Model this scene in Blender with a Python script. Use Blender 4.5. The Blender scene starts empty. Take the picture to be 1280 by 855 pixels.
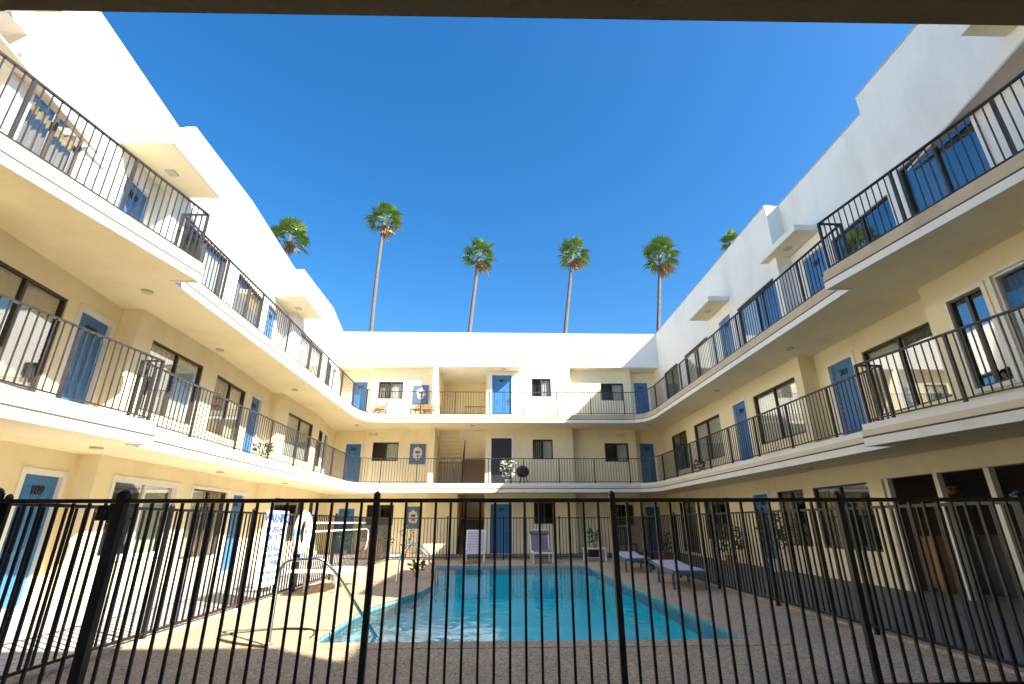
import bpy, bmesh, math, random
from mathutils import Vector, Matrix
from mathutils.geometry import tessellate_polygon
random.seed(7)
S = bpy.context.scene
COL = S.collection
PI = math.pi

# ------------------------------------------------------------------ materials
def new_mat(name):
    m = bpy.data.materials.new(name); m.use_nodes = True
    nt = m.node_tree; nt.nodes.clear()
    out = nt.nodes.new('ShaderNodeOutputMaterial')
    return m, nt, out

def N(nt, t, **kw):
    n = nt.nodes.new(t)
    for k, v in kw.items(): setattr(n, k, v)
    return n

def paint(name, col, rough=0.7, var=0.08, scale=3.0, bump=0.0, bscale=90, metal=0.0, dirt=None, dscale=1.2, spec=0.5, streak=0.0):
    m, nt, out = new_mat(name)
    L = nt.links
    p = N(nt, 'ShaderNodeBsdfPrincipled')
    p.inputs['Roughness'].default_value = rough
    p.inputs['Metallic'].default_value = metal
    p.inputs['Specular IOR Level'].default_value = spec
    g = N(nt, 'ShaderNodeNewGeometry')
    n1 = N(nt, 'ShaderNodeTexNoise'); n1.inputs['Scale'].default_value = scale; n1.inputs['Detail'].default_value = 5
    L.new(g.outputs['Position'], n1.inputs['Vector'])
    mx = N(nt, 'ShaderNodeMix', data_type='RGBA')
    a = [max(0, c*(1-var)) for c in col]; b = [min(1, c*(1+var)) for c in col]
    mx.inputs['A'].default_value = (*a, 1); mx.inputs['B'].default_value = (*b, 1)
    L.new(n1.outputs['Fac'], mx.inputs['Factor'])
    res = mx.outputs['Result']
    if dirt:
        n2 = N(nt, 'ShaderNodeTexNoise'); n2.inputs['Scale'].default_value = dscale; n2.inputs['Detail'].default_value = 8
        n2.inputs['Roughness'].default_value = 0.65
        mp = N(nt, 'ShaderNodeMapping'); mp.inputs['Scale'].default_value = (1, 1, 0.35 if streak else 1)
        L.new(g.outputs['Position'], mp.inputs['Vector']); L.new(mp.outputs['Vector'], n2.inputs['Vector'])
        r = N(nt, 'ShaderNodeValToRGB'); r.color_ramp.elements[0].position = 0.5; r.color_ramp.elements[1].position = 0.75
        L.new(n2.outputs['Fac'], r.inputs['Fac'])
        m2 = N(nt, 'ShaderNodeMix', data_type='RGBA'); m2.inputs['B'].default_value = (*dirt, 1)
        L.new(r.outputs['Color'], m2.inputs['Factor']); L.new(res, m2.inputs['A']); res = m2.outputs['Result']
    L.new(res, p.inputs['Base Color'])
    if bump:
        n3 = N(nt, 'ShaderNodeTexNoise'); n3.inputs['Scale'].default_value = bscale; n3.inputs['Detail'].default_value = 3
        L.new(g.outputs['Position'], n3.inputs['Vector'])
        bp = N(nt, 'ShaderNodeBump'); bp.inputs['Strength'].default_value = bump; bp.inputs['Distance'].default_value = 0.01
        L.new(n3.outputs['Fac'], bp.inputs['Height']); L.new(bp.outputs['Normal'], p.inputs['Normal'])
    L.new(p.outputs['BSDF'], out.inputs['Surface'])
    return m

M = {}
M['white'] = paint('white_stucco', (.84, .82, .765), .85, .03, 1.1, .35, 55, dirt=(.72, .70, .64), dscale=.9, streak=1)
M['cream'] = paint('cream_stucco', (.88, .775, .52), .85, .03, 1.5, .25, 60, dirt=(.76, .65, .42), dscale=.8, streak=1)
M['soffit'] = paint('soffit_stucco', (.88, .775, .52), .9, .03, 1.2, .2, 40, dirt=(.74, .62, .40), dscale=.5)
M['trim'] = paint('trim_paint', (.82, .80, .73), .6, .03, 2, dirt=(.70, .66, .56), dscale=2)
M['fascia2'] = paint('fascia_tan', (.56, .47, .32), .7, .04, 2, .15, 50, dirt=(.40, .32, .20), dscale=1.5)
M['fascia'] = paint('fascia_paint', (.74, .62, .42), .7, .03, 2, .15, 50, dirt=(.66, .60, .46), dscale=1.5)
M['flash'] = paint('roof_flashing', (.55, .48, .40), .6, .1)
M['shade_line_cable'] = paint('shade_line_cable_dark', (.09, .07, .06), .8)  # near-black stands for the gap's shadow on fascias; also the roof cable colour
M['rail'] = paint('railing_metal', (.028, .027, .033), .42, .2, 8, metal=.0, spec=.4, dirt=(.06, .055, .055), dscale=9)
M['black'] = paint('fence_black', (.008, .008, .010), .32, .2, 8, spec=.5, dirt=(.02, .02, .02), dscale=12)
M['blue'] = paint('door_blue', (.035, .17, .40), .45, .06, 3, dirt=(.05, .20, .43), dscale=4)
M['darkdoor'] = paint('door_shadow_blue', (.05, .13, .25), .5, .06, 3)
M['brass'] = paint('brass', (.6, .45, .15), .3, .05, metal=1)
M['steel'] = paint('stainless', (.75, .75, .76), .18, .03, 5, metal=1)
M['digit'] = paint('digit_black', (.012, .012, .016), .5)
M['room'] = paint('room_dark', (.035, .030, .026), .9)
M['frame_w'] = paint('window_frame_white', (.78, .78, .74), .5, .03)
M['frame_b'] = paint('window_frame_bronze', (.06, .05, .04), .45, .1)
M['screen'] = paint('insect_screen', (.075, .06, .045), .8, .1, 20)
M['cur_w'] = paint('curtain_white', (.74, .73, .66), .9, .03)
M['cur_b'] = paint('curtain_tan', (.42, .36, .25), .9, .06)
M['cur_bl'] = paint('curtain_blue', (.08, .20, .50), .9, .08)
M['lamp'] = paint('lamp_disc', (.55, .50, .42), .5)
M['wood'] = paint('wood', (.42, .22, .08), .6, .2, 9)
M['terra'] = paint('terracotta', (.45, .17, .07), .8, .1, 6)
M['sling'] = paint('sling_grey', (.55, .50, .58), .8, .05, 8)
M['slingd'] = paint('sling_dark', (.20, .16, .20), .8, .05, 8)
M['plast'] = paint('white_plastic', (.80, .80, .78), .4, .03)
M['leaf'] = paint('leaf_green', (.05, .12, .03), .6, .3, 12)
M['leafp'] = paint('palm_leaf', (.11, .19, .03), .5, .35, 1.5)
M['leafd'] = paint('palm_dead_leaf', (.32, .22, .12), .8, .25, 2)
M['bark'] = paint('palm_bark', (.12, .10, .09), .9, .45, 3, .6, 8)
M['signw'] = paint('sign_white', (.85, .86, .88), .4, .01)
M['signb'] = paint('sign_blue', (.05, .11, .45), .5, .02)
M['art_b'] = paint('panel_blue', (.07, .15, .27), .6, .25, 14)
M['art_p'] = paint('panel_pale', (.60, .55, .50), .6, .3, 18)
M['art_d'] = paint('panel_dark', (.10, .06, .06), .6, .3, 18)
M['hose'] = paint('hose_green', (.06, .07, .05), .5)
M['ringc'] = paint('ring_white', (.85, .85, .80), .4)
M['ringb'] = paint('ring_rope', (.18, .42, .60), .6)
M['tarpaint'] = paint('roof_membrane', (.55, .55, .53), .9)
M['fdark'] = paint('dark_furniture_doorway', (.02, .022, .028), .5)
M['grey'] = paint('grey_cloth', (.10, .13, .17), .8)
M['stair'] = paint('stair_brown', (.20, .11, .06), .7, .1)
M['orange'] = paint('orange_paint', (.55, .24, .08), .7, .1)

def glass_mat():
    m, nt, out = new_mat('window_glass'); L = nt.links
    fr = N(nt, 'ShaderNodeFresnel'); fr.inputs['IOR'].default_value = 1.45; fm = N(nt, 'ShaderNodeMath', operation='MULTIPLY'); fm.inputs[1].default_value = .34; L.new(fr.outputs[0], fm.inputs[0]); fr = fm
    tr = N(nt, 'ShaderNodeBsdfTransparent'); tr.inputs['Color'].default_value = (.88, .90, .88, 1)
    gl = N(nt, 'ShaderNodeBsdfGlossy'); gl.inputs['Roughness'].default_value = .02
    mx = N(nt, 'ShaderNodeMixShader')
    L.new(fr.outputs[0], mx.inputs[0]); L.new(tr.outputs[0], mx.inputs[1]); L.new(gl.outputs[0], mx.inputs[2])
    L.new(mx.outputs[0], out.inputs['Surface'])
    return m
M['glass'] = glass_mat()

def water_mat():
    m, nt, out = new_mat('pool_water'); L = nt.links
    g = N(nt, 'ShaderNodeNewGeometry')
    mp = N(nt, 'ShaderNodeMapping'); mp.inputs['Scale'].default_value = (1.0, .7, 1)
    n = N(nt, 'ShaderNodeTexNoise'); n.inputs['Scale'].default_value = 3.2; n.inputs['Detail'].default_value = 3; n.inputs['Distortion'].default_value = .8
    L.new(g.outputs['Position'], mp.inputs['Vector']); L.new(mp.outputs['Vector'], n.inputs['Vector'])
    b = N(nt, 'ShaderNodeBump'); b.inputs['Strength'].default_value = .13; b.inputs['Distance'].default_value = .05
    L.new(n.outputs['Fac'], b.inputs['Height'])
    fr = N(nt, 'ShaderNodeFresnel'); fr.inputs['IOR'].default_value = 1.33; L.new(b.outputs[0], fr.inputs['Normal'])
    tr = N(nt, 'ShaderNodeBsdfTransparent'); tr.inputs['Color'].default_value = (.86, 1, 1, 1)
    gl = N(nt, 'ShaderNodeBsdfGlossy'); gl.inputs['Roughness'].default_value = .03; L.new(b.outputs[0], gl.inputs['Normal'])
    mx = N(nt, 'ShaderNodeMixShader')
    fm = N(nt, 'ShaderNodeMath', operation='MULTIPLY'); fm.inputs[1].default_value = .72; L.new(fr.outputs[0], fm.inputs[0]); fr = fm
    L.new(fr.outputs[0], mx.inputs[0]); L.new(tr.outputs[0], mx.inputs[1]); L.new(gl.outputs[0], mx.inputs[2])
    L.new(mx.outputs[0], out.inputs['Surface'])
    return m
M['water'] = water_mat()

def plaster_mat():
    m, nt, out = new_mat('pool_plaster'); L = nt.links
    g = N(nt, 'ShaderNodeNewGeometry')
    p = N(nt, 'ShaderNodeBsdfPrincipled'); p.inputs['Roughness'].default_value = .8
    v = N(nt, 'ShaderNodeTexVoronoi', feature='SMOOTH_F1'); v.inputs['Scale'].default_value = 3.2
    n = N(nt, 'ShaderNodeTexNoise'); n.inputs['Scale'].default_value = 2; n.inputs['Detail'].default_value = 3
    L.new(g.outputs['Position'], n.inputs['Vector'])
    mx = N(nt, 'ShaderNodeMix', data_type='RGBA')
    mx.inputs['A'].default_value = (.01, .74, .80, 1); mx.inputs['B'].default_value = (.02, .85, .88, 1)
    L.new(n.outputs['Fac'], mx.inputs['Factor'])
    L.new(mx.outputs['Result'], p.inputs['Base Color'])
    L.new(p.outputs[0], out.inputs['Surface'])
    return m
M['plaster'] = plaster_mat()

def pebble_mat(name, base, dark, light, sc):
    m, nt, out = new_mat(name); L = nt.links
    g = N(nt, 'ShaderNodeNewGeometry')
    p = N(nt, 'ShaderNodeBsdfPrincipled'); p.inputs['Roughness'].default_value = .8
    v = N(nt, 'ShaderNodeTexVoronoi'); v.inputs['Scale'].default_value = sc
    L.new(g.outputs['Position'], v.inputs['Vector'])
    r = N(nt, 'ShaderNodeValToRGB'); e = r.color_ramp.elements
    e[0].position = 0; e[0].color = (*dark, 1); e[1].position = 1; e[1].color = (*light, 1)
    k = e.new(.45); k.color = (*base, 1)
    sep = N(nt, 'ShaderNodeSeparateColor'); L.new(v.outputs['Color'], sep.inputs[0]); L.new(sep.outputs[0], r.inputs['Fac'])
    n = N(nt, 'ShaderNodeTexNoise'); n.inputs['Scale'].default_value = .9; n.inputs['Detail'].default_value = 7; n.inputs['Roughness'].default_value = .6
    L.new(g.outputs['Position'], n.inputs['Vector'])
    r2 = N(nt, 'ShaderNodeValToRGB'); r2.color_ramp.elements[0].position = .3; r2.color_ramp.elements[0].color = (.78, .76, .74, 1)
    r2.color_ramp.elements[1].position = .7; r2.color_ramp.elements[1].color = (1, 1, 1, 1)
    L.new(n.outputs['Fac'], r2.inputs['Fac'])
    mx = N(nt, 'ShaderNodeMix', data_type='RGBA', blend_type='MULTIPLY'); mx.inputs['Factor'].default_value = 1
    L.new(r.outputs['Color'], mx.inputs['A']); L.new(r2.outputs['Color'], mx.inputs['B'])
    L.new(mx.outputs['Result'], p.inputs['Base Color'])
    b = N(nt, 'ShaderNodeBump'); b.inputs['Strength'].default_value = .35; b.inputs['Distance'].default_value = .006
    L.new(v.outputs['Distance'], b.inputs['Height']); L.new(b.outputs[0], p.inputs['Normal'])
    L.new(p.outputs[0], out.inputs['Surface'])
    return m
M['deck'] = pebble_mat('pebble_deck', (.50, .355, .215), (.24, .145, .08), (.68, .53, .36), 75)
M['coping'] = pebble_mat('pool_coping', (.46, .40, .33), (.34, .28, .22), (.58, .52, .46), 30)

def tile_mat(name, c1, c2, mortar, scale, w=.5, h=.25, mort=.012):
    m, nt, out = new_mat(name); L = nt.links
    g = N(nt, 'ShaderNodeNewGeometry')
    p = N(nt, 'ShaderNodeBsdfPrincipled'); p.inputs['Roughness'].default_value = .75
    b = N(nt, 'ShaderNodeTexBrick'); b.inputs['Scale'].default_value = scale
    b.inputs['Color1'].default_value = (*c1, 1); b.inputs['Color2'].default_value = (*c2, 1); b.inputs['Mortar'].default_value = (*mortar, 1)
    b.inputs['Mortar Size'].default_value = mort; b.inputs['Brick Width'].default_value = w; b.inputs['Row Height'].default_value = h
    b.offset = 0.5
    L.new(g.outputs['Position'], b.inputs['Vector'])
    n = N(nt, 'ShaderNodeTexNoise'); n.inputs['Scale'].default_value = 1.5; n.inputs['Detail'].default_value = 6
    L.new(g.outputs['Position'], n.inputs['Vector'])
    mx = N(nt, 'ShaderNodeMix', data_type='RGBA', blend_type='MULTIPLY'); mx.inputs['Factor'].default_value = .35
    L.new(b.outputs['Color'], mx.inputs['A']); L.new(n.outputs['Color'], mx.inputs['B'])
    L.new(mx.outputs['Result'], p.inputs['Base Color']); L.new(p.outputs[0], out.inputs['Surface'])
    return m
M['paver'] = tile_mat('walkway_pavers', (.62, .59, .55), (.70, .67, .63), (.34, .31, .29), 1, .3, .2)
M['wtile'] = tile_mat('waterline_tile', (.16, .42, .48), (.20, .48, .54), (.45, .52, .54), 1, .15, .15, .01)
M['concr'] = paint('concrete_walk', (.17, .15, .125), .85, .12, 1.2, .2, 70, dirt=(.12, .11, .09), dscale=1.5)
M['floorc'] = paint('walkway_floor', (.38, .34, .28), .85, .08, 1.2, .2, 70, dirt=(.30, .27, .22), dscale=1.5)
M['beam'] = paint('beam_brown', (.36, .28, .165), .8, .15, 3, .4, 40)
M['earth'] = paint('ground_far', (.16, .15, .12), .95, .2, .3)

# ------------------------------------------------------------------ mesh helpers
class MB:
    def __init__(s): s.v = []; s.f = []; s.mi = []
    def add(s, vs, fs, mi=0):
        o = len(s.v); s.v += [tuple(v) for v in vs]
        for f in fs: s.f.append([o+i for i in f]); s.mi.append(mi)
    def box(s, x0, x1, y0, y1, z0, z1, mi=0, T=None):
        x0, x1 = min(x0, x1), max(x0, x1); y0, y1 = min(y0, y1), max(y0, y1); z0, z1 = min(z0, z1), max(z0, z1)
        vs = [Vector((x, y, z)) for z in (z0, z1) for x, y in ((x0, y0), (x1, y0), (x1, y1), (x0, y1))]
        if T: vs = [T(v) for v in vs]
        s.add(vs, [(0, 3, 2, 1), (4, 5, 6, 7), (0, 1, 5, 4), (1, 2, 6, 5), (2, 3, 7, 6), (3, 0, 4, 7)], mi)
    def prism(s, poly, z0, z1, mi=0):
        n = len(poly)
        area = sum(poly[i][0]*poly[(i+1) % n][1]-poly[(i+1) % n][0]*poly[i][1] for i in range(n))
        if area < 0: poly = poly[::-1]
        vs = [(p[0], p[1], z0) for p in poly]+[(p[0], p[1], z1) for p in poly]
        fs = [tuple(range(n))[::-1], tuple(range(n, 2*n))]+[(i, (i+1) % n, n+(i+1) % n, n+i) for i in range(n)]
        s.add(vs, fs, mi)
    def tube(s, pts, r, n=8, mi=0, cap=True, rs=None):
        pts = [Vector(p) for p in pts]; o = len(s.v); K = len(pts); up0 = None
        for i, p in enumerate(pts):
            d = (pts[min(i+1, K-1)]-pts[max(i-1, 0)])
            if d.length < 1e-9: d = Vector((0, 0, 1))
            d.normalize()
            if up0 is None:
                a = Vector((0, 0, 1)) if abs(d.z) < .9 else Vector((1, 0, 0))
                up0 = (a-d*a.dot(d)).normalized()
            else:
                up0 = up0-d*up0.dot(d)
                up0 = up0.normalized() if up0.length > 1e-6 else d.orthogonal().normalized()
            w = d.cross(up0); rr = rs[i] if rs else r
            for k in range(n):
                t = 2*PI*k/n; s.v.append(tuple(p+(up0*math.cos(t)+w*math.sin(t))*rr))
        for i in range(K-1):
            for k in range(n):
                a = o+i*n+k; b = o+i*n+(k+1) % n
                s.f.append([a, b, b+n, a+n]); s.mi.append(mi)
        if cap:
            s.f.append([o+k for k in range(n)][::-1]); s.mi.append(mi)
            s.f.append([o+(K-1)*n+k for k in range(n)]); s.mi.append(mi)
    def build(s, name, mats, parent=None, smooth=False, loc=None, bevel=0):
        me = bpy.data.meshes.new(name); me.from_pydata(s.v, [], s.f)
        if not isinstance(mats, (list, tuple)): mats = [mats]
        for m in mats: me.materials.append(M[m] if isinstance(m, str) else m)
        if any(s.mi): me.polygons.foreach_set('material_index', s.mi)
        me.validate(); me.update()
        if smooth: me.polygons.foreach_set('use_smooth', [True]*len(me.polygons))
        o = bpy.data.objects.new(name, me); COL.objects.link(o)
        if parent: o.parent = parent
        if bevel:
            b = o.modifiers.new('bevel', 'BEVEL'); b.width = bevel; b.segments = 2; b.limit_method = 'ANGLE'
        return o

def empty(name, loc, rz, label, cat, group=None):
    o = bpy.data.objects.new(name, None); COL.objects.link(o); o.location = loc; o.rotation_euler = (0, 0, rz)
    o.empty_display_size = .2
    tag(o, label, cat, group); return o
def tag(o, label, cat, group=None):
    o['label'] = label; o['category'] = cat
    if group: o['group'] = group
    return o
def struct(o): o['kind'] = 'structure'; return o
def copy_tree(o, parent=None):
    c = o.copy(); COL.objects.link(c)
    if parent: c.parent = parent
    for ch in list(o.children): copy_tree(ch, c)
    return c
def text_mesh(name, body, size, mat, parent, org, u, v, align='CENTER', ext=.004, bold=0.0):
    cu = bpy.data.curves.new(name, 'FONT'); cu.body = body; cu.size = size; cu.align_x = align; cu.align_y = 'CENTER'; cu.extrude = ext; cu.offset = bold
    t = bpy.data.objects.new(name+'_tmp', cu)
    me = bpy.data.meshes.new_from_object(t); bpy.data.objects.remove(t); bpy.data.curves.remove(cu)
    u = Vector(u).normalized(); v = Vector(v).normalized(); w = u.cross(v)
    mt = Matrix(((u.x, v.x, w.x, org[0]), (u.y, v.y, w.y, org[1]), (u.z, v.z, w.z, org[2]), (0, 0, 0, 1)))
    me.transform(mt); me.materials.clear(); me.materials.append(M[mat]); me.name = name
    o = bpy.data.objects.new(name, me); COL.objects.link(o)
    if parent: o.parent = parent
    return o

# ------------------------------------------------------------------ building
F1, F2, F3 = 0.0, 2.6, 5.35
C1, C2 = 2.3, 5.05
TOP = 9.5
SOF = 7.87
bld = empty('apartment_building', (0, 21.25, 0), 0, 'white and cream three storey apartment building with balcony walkways wrapped around the pool courtyard', 'building')
BO = Vector((0, 21.25, 0))
class PB(MB):     # part builder: world coordinates shifted under the building's empty
    def build(s, name, mats, parent=None, **k):
        par = parent or bld
        s.v = [tuple(Vector(v)-BO) for v in s.v]
        return MB.build(s, name, mats, par, **k)
def PT(name, body, size, mat, parent, org, u, v, **k):
    return text_mesh(name, body, size, mat, parent, Vector(org)-BO, u, v, **k)

def BE(x): return .80-.0125*x
class Seg:
    def __init__(s, p0, p1):
        s.p0 = Vector((*p0, 0)); d = Vector((*p1, 0))-s.p0; s.len = d.length; s.u = d.normalized(); s.n = Vector((s.u.y, -s.u.x, 0))
    def P(s, a, d, z): return s.p0+s.u*a+s.n*d+Vector((0, 0, z))
    def T(s, v): return s.P(v.x, v.y, v.z)      # local x = along, y = towards court, z up
    def s_of(s, c):                              # coordinate along main axis -> distance
        return (c-s.p0.y)/s.u.y if abs(s.u.y) > .5 else (c-s.p0.x)/s.u.x

TH = .2
def wall(seg, z0, z1, ops, mb, mi=0, start=0):
    """ops: (a0,a1,zz0,zz1)"""
    ops = sorted(ops)
    x = start
    for a0, a1, b0, b1 in ops:
        if a0 > x: mb.box(x, a0, -TH, 0, z0, z1, mi, seg.T)
        if b0 > z0+.001: mb.box(a0, a1, -TH, 0, z0, b0, mi, seg.T)
        if b1 < z1-.001: mb.box(a0, a1, -TH, 0, b1, z1, mi, seg.T)
        x = a1
    if x < seg.len: mb.box(x, seg.len, -TH, 0, z0, z1, mi, seg.T)

def curtain_mesh(w0, w1, z0, z1, d, seg, amp=.018, per=.09):
    mb = PB(); n = max(6, int((w1-w0)/per*6)); vs = []
    ph = random.random()*6
    for i in range(n+1):
        x = w0+(w1-w0)*i/n
        y = d+amp*math.sin(2*PI*(x-w0)/per+ph)+amp*.5*math.sin(2*PI*(x-w0)/(per*2.7)+ph)
        vs += [seg.P(x, y, z0), seg.P(x, y, z1)]
    mb.add(vs, [(2*i, 2*i+2, 2*i+3, 2*i+1) for i in range(n)])
    return mb

def add_window(seg, a0, a1, z0, z1, style='std', trim=None):
    """style: std = dark left, curtain right ; others below"""
    fr = PB(); fw = .034
    mat = 'frame_w' if style in ('white', 'whitebl', 'whiteall') else 'frame_b'
    for (x0, x1, y0, y1) in ((a0, a0+fw, z0, z1), (a1-fw, a1, z0, z1), (a0+fw, a1-fw, z0, z0+fw), (a0+fw, a1-fw, z1-fw, z1)):
        fr.box(x0, x1, -.12, -.02, y0, y1, 0, seg.T)
    mid = (a0+a1)/2
    fr.box(mid-.025, mid+.025, -.10, -.03, z0+fw, z1-fw, 0, seg.T)
    w = fr.build('window', mat, bevel=.004)
    if trim:
        t = PB(); k = .07; e = .022
        t.box(a0-k, a0-.002, .002, e, z0-k, z1+k, 0, seg.T); t.box(a1+.002, a1+k, .002, e, z0-k, z1+k, 0, seg.T)
        t.box(a0-.002, a1+.002, .002, e, z1+.002, z1+k, 0, seg.T); t.box(a0-.002, a1+.002, .002, e+.012, z0-k, z0-.002, 0, seg.T)
        t.build('window_trim', trim, w)
    g = PB(); g.box(a0+fw, a1-fw, -.072, -.066, z0+fw, z1-fw, 0, seg.T); g.build('pane', 'glass', w)
    # room niche
    r = PB(); D = -.75
    def q(*pts): r.add([seg.P(*p) for p in pts], [(0, 1, 2, 3)])
    q((a0, D, z0), (a1, D, z0), (a1, D, z1), (a0, D, z1))
    q((a0, -.12, z0), (a0, D, z0), (a0, D, z1), (a0, -.12, z1)); q((a1, D, z0), (a1, -.12, z0), (a1, -.12, z1), (a1, D, z1))
    q((a0, D, z1), (a1, D, z1), (a1, -.12, z1), (a0, -.12, z1)); q((a0, -.12, z0), (a1, -.12, z0), (a1, D, z0), (a0, D, z0))
    r.build('room_niche', 'room', w)
    i0, i1 = a0+fw, a1-fw
    if style == 'std': spans = [(mid+.02, i1, 'cur_w', -.15)]
    elif style == 'rev': spans = [(i0, mid-.02, 'cur_w', -.15)]
    elif style == 'tan': spans = [(i0, i1, 'cur_b', -.15)]
    elif style in ('white', 'dark'): spans = [(mid+.02, i1, 'cur_w', -.18)] if style == 'white' else []
    elif style == 'whiteall': spans = [(i0, i1, 'cur_w', -.15)]
    elif style == 'whitebl': spans = [(i0, mid-.02, 'cur_bl', -.16)]
    elif style == 'all': spans = [(i0, i1, 'cur_w', -.15)]
    elif style == 'part': spans = [(i0, i0+(i1-i0)*.32, 'cur_w', -.16), (i1-(i1-i0)*.18, i1, 'cur_w', -.16)]
    else: spans = []
    for s0, s1, mm, d in spans:
        curtain_mesh(s0, s1, z0+.02, z1-.05, d, seg).build('curtain', mm, w, smooth=True)
    if style in ('std', 'dark', 'rev'):
        s0, s1 = (i0, mid-.025) if style != 'rev' else (mid+.025, i1)
        sc = PB(); sc.box(s0+.01, s1-.01, -.060, -.057, z0+fw+.01, z1-fw-.01, 0, seg.T)
        # blinds seen dimly behind
        bl = PB()
        n = int((s1-s0)/.085)
        for i in range(n):
            x = s0+.03+i*.085; bl.box(x, x+.05, -.17-.02*(i % 2), -.165-.02*(i % 2), z0+.03, z1-.06, 0, seg.T)
        bl.build('blinds', random.choice(['cur_b', 'screen', 'screen']), w)
    return w

def add_door(seg, a0, a1, z0, z1, num=None, hinge=1, mat='blue', trim='trim'):
    zt = z1
    d = PB()
    d.box(a0+.035, a1-.035, -.10, -.055, z0+.012, zt-.035, 0, seg.T)
    W = a1-a0-.07; cx = (a0+a1)/2; H = zt-z0
    rows = [(.10, .36), (.41, .70), (.75, .90)]
    for (r0, r1) in rows:
        for sx in (-1, 1):
            x0 = cx+sx*W*.09; x1 = cx+sx*W*.40
            x0, x1 = min(x0, x1), max(x0, x1); y0 = z0+H*r0; y1 = z0+H*r1
            e = .012
            # raised moulding ring and inner panel
            for bx in ((x0, x1, y0, y0+e), (x0, x1, y1-e, y1), (x0, x0+e, y0+e, y1-e), (x1-e, x1, y0+e, y1-e)):
                d.box(bx[0], bx[1], -.055, -.047, bx[2], bx[3], 0, seg.T)
            d.box(x0+.04, x1-.04, -.055, -.049, y0+.04, y1-.04, 0, seg.T)
    door = d.build('door', mat, bevel=.003)
    f = PB(); k = .06
    f.box(a0-k, a0+.032, -.11, .018, z0, zt+k, 0, seg.T); f.box(a1-.032, a1+k, -.11, .018, z0, zt+k, 0, seg.T)
    f.box(a0+.032, a1-.032, -.11, .018, zt-.032, zt+k, 0, seg.T)
    f.build('door_frame', trim, door, bevel=.004)
    th = PB(); th.box(a0+.032, a1-.032, -.12, .012, z0, z0+.012, 0, seg.T); th.build('threshold', 'trim', door)
    hx = a0+.11 if hinge > 0 else a1-.11
    h = PB(); zh = z0+H*.46
    h.tube([seg.P(hx, -.055, zh), seg.P(hx, -.0, zh)], .012, 8); h.tube([seg.P(hx, -.004, zh), seg.P(hx+.1*hinge, -.004, zh)], .010, 8)
    h.tube([seg.P(hx, -.056, zh), seg.P(hx, -.048, zh)], .028, 12); h.tube([seg.P(hx, -.056, zh+.12), seg.P(hx, -.04, zh+.12)], .025, 12)
    h.build('handle', 'brass', door)
    if num:
        PT('door_number', num, .18, 'digit', door, seg.P(cx, -.045, z0+H*.865), seg.u, (0, 0, 1), ext=.006, bold=.006)
    b = PB(); b.box(a0, a1, -.20, -.17, z0, zt, 0, seg.T); b.build('door_backing', 'room', door)
    return door

LAST = [None]
def make_seg(p0, p1, level, ops, base, ceil, white=False, name='wall'):
    seg = Seg(p0, p1); holes = []; start = 0
    q = LAST[0]
    if q is not None and (q[0]-Vector((*p0, 0))).length < 1e-4 and q[1].cross(seg.u).z > .5: start = TH
    LAST[0] = (Vector((*p1, 0)), seg.u)
    for o in ops:
        kind, c0, c1 = o[0], o[1], o[2]
        a0, a1 = sorted((seg.s_of(c0), seg.s_of(c1)))
        zz0, zz1 = base+o[3], base+o[4]
        holes.append((a0, a1, zz0, zz1))
        kw = o[5] if len(o) > 5 else {}
        if kind == 'w': add_window(seg, a0, a1, zz0, zz1, **kw)
        elif kind == 'd': add_door(seg, a0, a1, zz0, zz1, **kw)
    mb = PB(); wall(seg, base, ceil, holes, mb, start=start)
    mb.build(name, 'white' if white else 'cream')
    return seg

XL, XR = -6.82, 7.46
def W_(a, b, z0=.62, z1=2.0, style='std', trim=None): return ('w', a, b, z0, z1, dict(style=style, trim=trim))
def D_(a, b, num=None, hinge=1, z1=2.04, **k): return ('d', a, b, 0, z1, dict(num=num, hinge=hinge, **k))

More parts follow.
